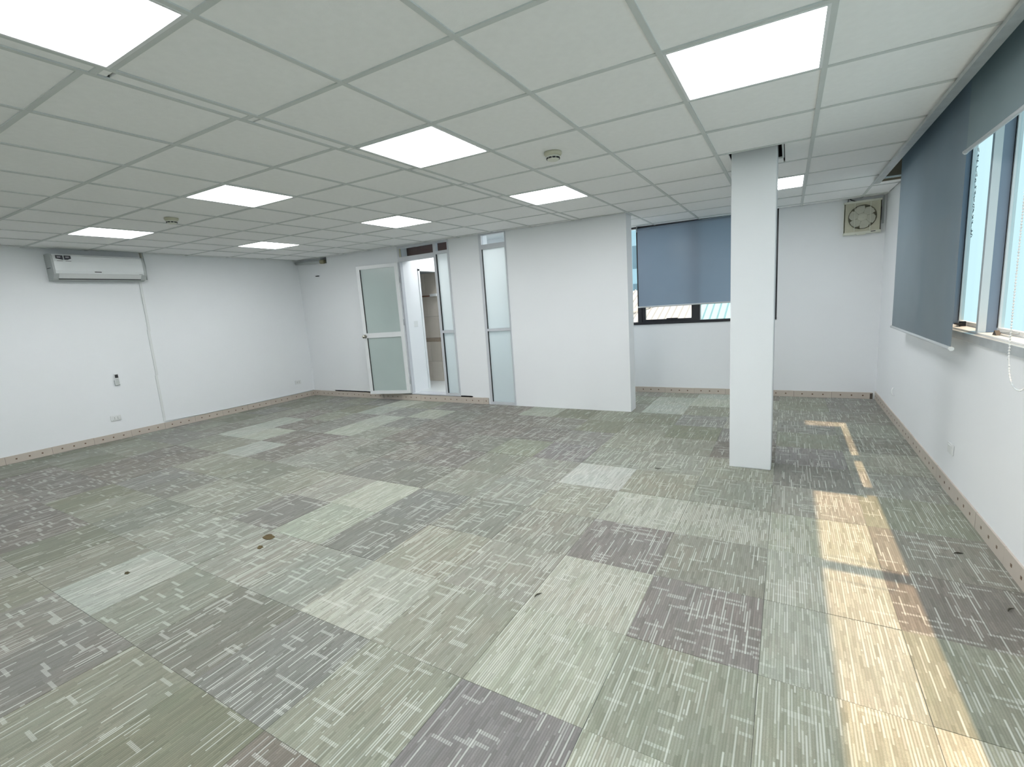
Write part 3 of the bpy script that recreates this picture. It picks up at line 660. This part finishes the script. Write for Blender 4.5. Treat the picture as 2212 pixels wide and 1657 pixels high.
MB().box(.2075, .2095, -.085, -.015, .104, .113, BLK).build('brand_mark', ac); MB().box(.2035, .2055, ACW-.085, ACW-.045, .089, .094, STL).build('model_mark', ac)
bx('side_seam', .03, .14, -ACW-.001, -ACW, .15, .158, BLK, ac)
pp = thing('refrigerant_pipe', 'pale insulated pipe beside the air conditioner running into the ceiling', 'pipe', (XL+.05, 3.302, 2.14))
MB().tube([(.0, .006, .02), (.0, .014, .14), (.0, .014, .24), (-.01, .012, .40)], .015, mat('cream_pipe_wrap', (.55, .53, .45, 1), .7, noise=.15), 10).build('wrapped_pipe', pp)
MB().tube([(.03, .02, .01), (.03, .03, .2), (.03, .02, .40)], .007, GREYP, 8).build('cable', pp)
tk = thing('cable_trunking', 'white cable trunking running down the wall from the air conditioner', 'trunking', (XL, 3.262, .1))
for k, (z0_, z1_, dy) in enumerate(((1.35, 2.03, 0), (.70, 1.348, -.010), (.012, .698, -.020))): bx('trunking_length', .001, .017, dy-.014, dy+.014, z0_, z1_, PLASTIC, tk)
bx('joint_cover', .001, .019, -.022, .012, 1.335, 1.36, PLASTIC, tk)
tag(MB().tube([(XL+.012, 3.24, .118), (XL+.010, 3.8, .104), (XL+.010, 4.8, .104), (XL+.010, 5.80, .106)], .007, PLASTIC, 8).build('wall_cable'), 'white cable lying along the top of the baseboard', 'cable')

rm = thing('remote_control', 'white remote control with dark screen in its wall holder', 'remote control', (XL, 2.768, .735))
bx('holder', .001, .018, -.028, .030, .0, .075, GREYP, rm, .003); bx('handset', .012, .030, -.024, .026, .008, .160, PLASTIC, rm, .005); bx('screen', .030, .0312, -.017, .019, .105, .150, BLK, rm)
kb = MB()
for i in range(3):
    for j in range(4): kb.box(.030, .0315, -.016+.013*i, -.007+.013*i, .025+.018*j, .036+.018*j, GREYP)
kb.build('buttons', rm)
def outlet(label, loc, rotz, w=.12, h=.072, holes=True):
    t = thing('wall_outlet', label, 'socket', loc, (0, 0, rotz))
    bx('plate', -w/2, w/2, -.010, -.001, -h/2, h/2, PLASTIC, t, .003); bx('insert', -w*.32, w*.32, -.0125, -.010, -h*.34, h*.34, PLASTIC, t, .001)
    if holes:
        for dx in (-.018, .018):
            for dz in (-.009, .009): bx('pin_slot', dx-.003, dx+.003, -.0132, -.0125, dz-.004, dz+.004, BLK, t)
outlet('white double socket below the remote control holder', (XL, 2.68, .30), math.pi/2)
outlet('white double socket low on the wall near the corner', (XL, 5.49, .31), math.pi/2)
outlet('cream socket plate low on the window wall', (XR, 4.04, .305), -math.pi/2, .11, .07, False)
outlet('small white light switch on the corridor wall beside the doorway', (BX, 6.10, 1.255), math.pi/2, .14, .10, False)
tag(MB().tube([(XR-.004, 6.06, .345), (XR-.018, 6.05, .33), (XR-.02, 6.04, .30), (XR-.014, 6.02, .275), (XR-.004, 6.00, .278)], .007, PLASTIC, 8).build('cable_stub'), 'short white cable stub poking out of the window wall', 'cable')
tag(MB().box(-7.40, -7.33, YB-.03, YB-.001, 2.205, 2.219, BLK).box(-7.405, -7.325, YB-.028, YB-.001, 2.219, 2.232, WALL).build('wall_bracket'), 'small dark bracket on the wall below the corner hole', 'bracket')
pc = thing('corner_pipe', 'grey drain pipe with wrapped elbow entering the wall hole', 'pipe', (-7.3, YB-.03, 2.45))
MB().tube([(-.55, -.03, .030), (-.30, -.03, .022), (-.12, -.03, .005), (.10, .02, 0), (.12, .10, 0)], .030, GREYP, 12).build('pipe', pc)
MB().tube([(.07, .012, 0), (.15, .035, -.004)], .037, mat('dirty_wrap', (.30, .28, .18, 1), .8, noise=.4, nscale=25), 12).build('elbow_wrap', pc)

# ------------------------------------------------------------------ exhaust fan on the far wall
fan = thing('exhaust_fan', 'yellowed square exhaust fan high in the wall corner', 'fan', (.735, YF, 2.195), (0, 0, 0))
FW = .176
plate = MB(); n = 32; R = .138; mi = plate._mi(CREAM); V0 = []; V1 = []
for k in range(n):
    a = 2*math.pi*k/n+math.pi/4; ca_, sa_ = math.cos(a), math.sin(a); q = FW/max(abs(ca_), abs(sa_))
    V0.append(plate.bm.verts.new((R*ca_, -.062, R*sa_))); V1.append(plate.bm.verts.new((q*ca_, -.062, q*sa_)))
for k in range(n): f = plate.bm.faces.new((V0[k], V0[(k+1) % n], V1[(k+1) % n], V1[k])); f.material_index = mi
for s in (-1, 1):
    plate.box(min(s*FW, s*(FW-.008)), max(s*FW, s*(FW-.008)), -.062, -.001, -FW, FW, CREAM); plate.box(-FW, FW, -.062, -.001, min(s*FW, s*(FW-.008)), max(s*FW, s*(FW-.008)), CREAM)
plate.build('housing', fan)
MB().lathe([(.150, 0), (.150, -.004), (.001, -.004)], (0, -.002, 0), 'y', 32, mat('grimy_shutter', (.20, .185, .12, 1), .8, noise=.3, nscale=30)).build('duct_back', fan)
MB().lathe([(R+.006, -.064), (R+.006, -.058), (R-.004, -.01), (R-.002, -.01), (R-.002, -.064)], (0, 0, 0), 'y', 40, mat('grimy_ring', (.10, .085, .04, 1), .8, noise=.4, nscale=40), False).build('duct_ring', fan)
hub = MB().lathe([(.050, -.02), (.052, -.045), (.044, -.054), (.001, -.056)], (0, 0, 0), 'y', 24, CREAML).build('hub', fan)
BLD = mat('cream_fan_blade', (.60, .61, .53, 1), .5, noise=.08)
blade = MB().prism([(.040, -.018), (.075, -.050), (.116, -.058), (.131, -.020), (.128, .020), (.098, .046), (.046, .026)], 'y', -.050, -.045, BLD).mesh('blade')
for k in range(6):
    o = link('blade', blade, fan); o.rotation_euler = (math.radians(0), math.radians(60*k+12), 0); o.location = (0, -.002*(k % 2), 0)
sl = MB().box(-.165, .165, -.0655, -.0625, -.0009, .0009, CREAM).mesh('slat')
for k in range(-12, 13): link('slat', sl, fan, (0, 0, k*.0125)).scale = (math.sqrt(max(.02, 1-(k*.0125/.165)**2)) if abs(k) < 13 else 1, 1, 1)
for x in (-.075, .075): bx('grille_bar', x-.003, x+.003, -.068, -.0655, -.16, .16, CREAML, fan)
bx('top_rail', -FW-.004, FW+.004, -.070, -.001, FW-.012, FW+.010, CREAML, fan); bx('bottom_rail', -FW-.004, FW+.004, -.072, -.001, -FW-.016, -FW+.010, CREAML, fan)
bx('badge', .085, .130, -.0735, -.072, -FW-.004, -FW+.004, BLK, fan); bx('pull_tab', -.05, .04, -.066, -.02, -FW-.026, -FW-.016, CREAML, fan); bx('side_shadow_gap', FW, FW+.004, -.05, -.001, -.06, .09, BLK, fan)
fc = thing('fan_cable', 'black cable looping from the ceiling to the exhaust fan', 'cable', (.62, YF-.02, 2.39))
MB().tube([(-.02, 0, .035), (-.025, 0, .01), (-.03, 0, -.01)], .004, BLK, 6).build('cable', fc); MB().tube([(-.015, 0, .035), (.01, 0, .012), (.045, 0, -.002), (.06, 0, -.006)], .005, BLK, 6).build('cable', fc)
tag(bx('cable_duct', .93, .945, YF-.014, YF-.001, 2.10, 2.41, GREYP), 'thin grey cable duct in the corner beside the exhaust fan', 'duct')
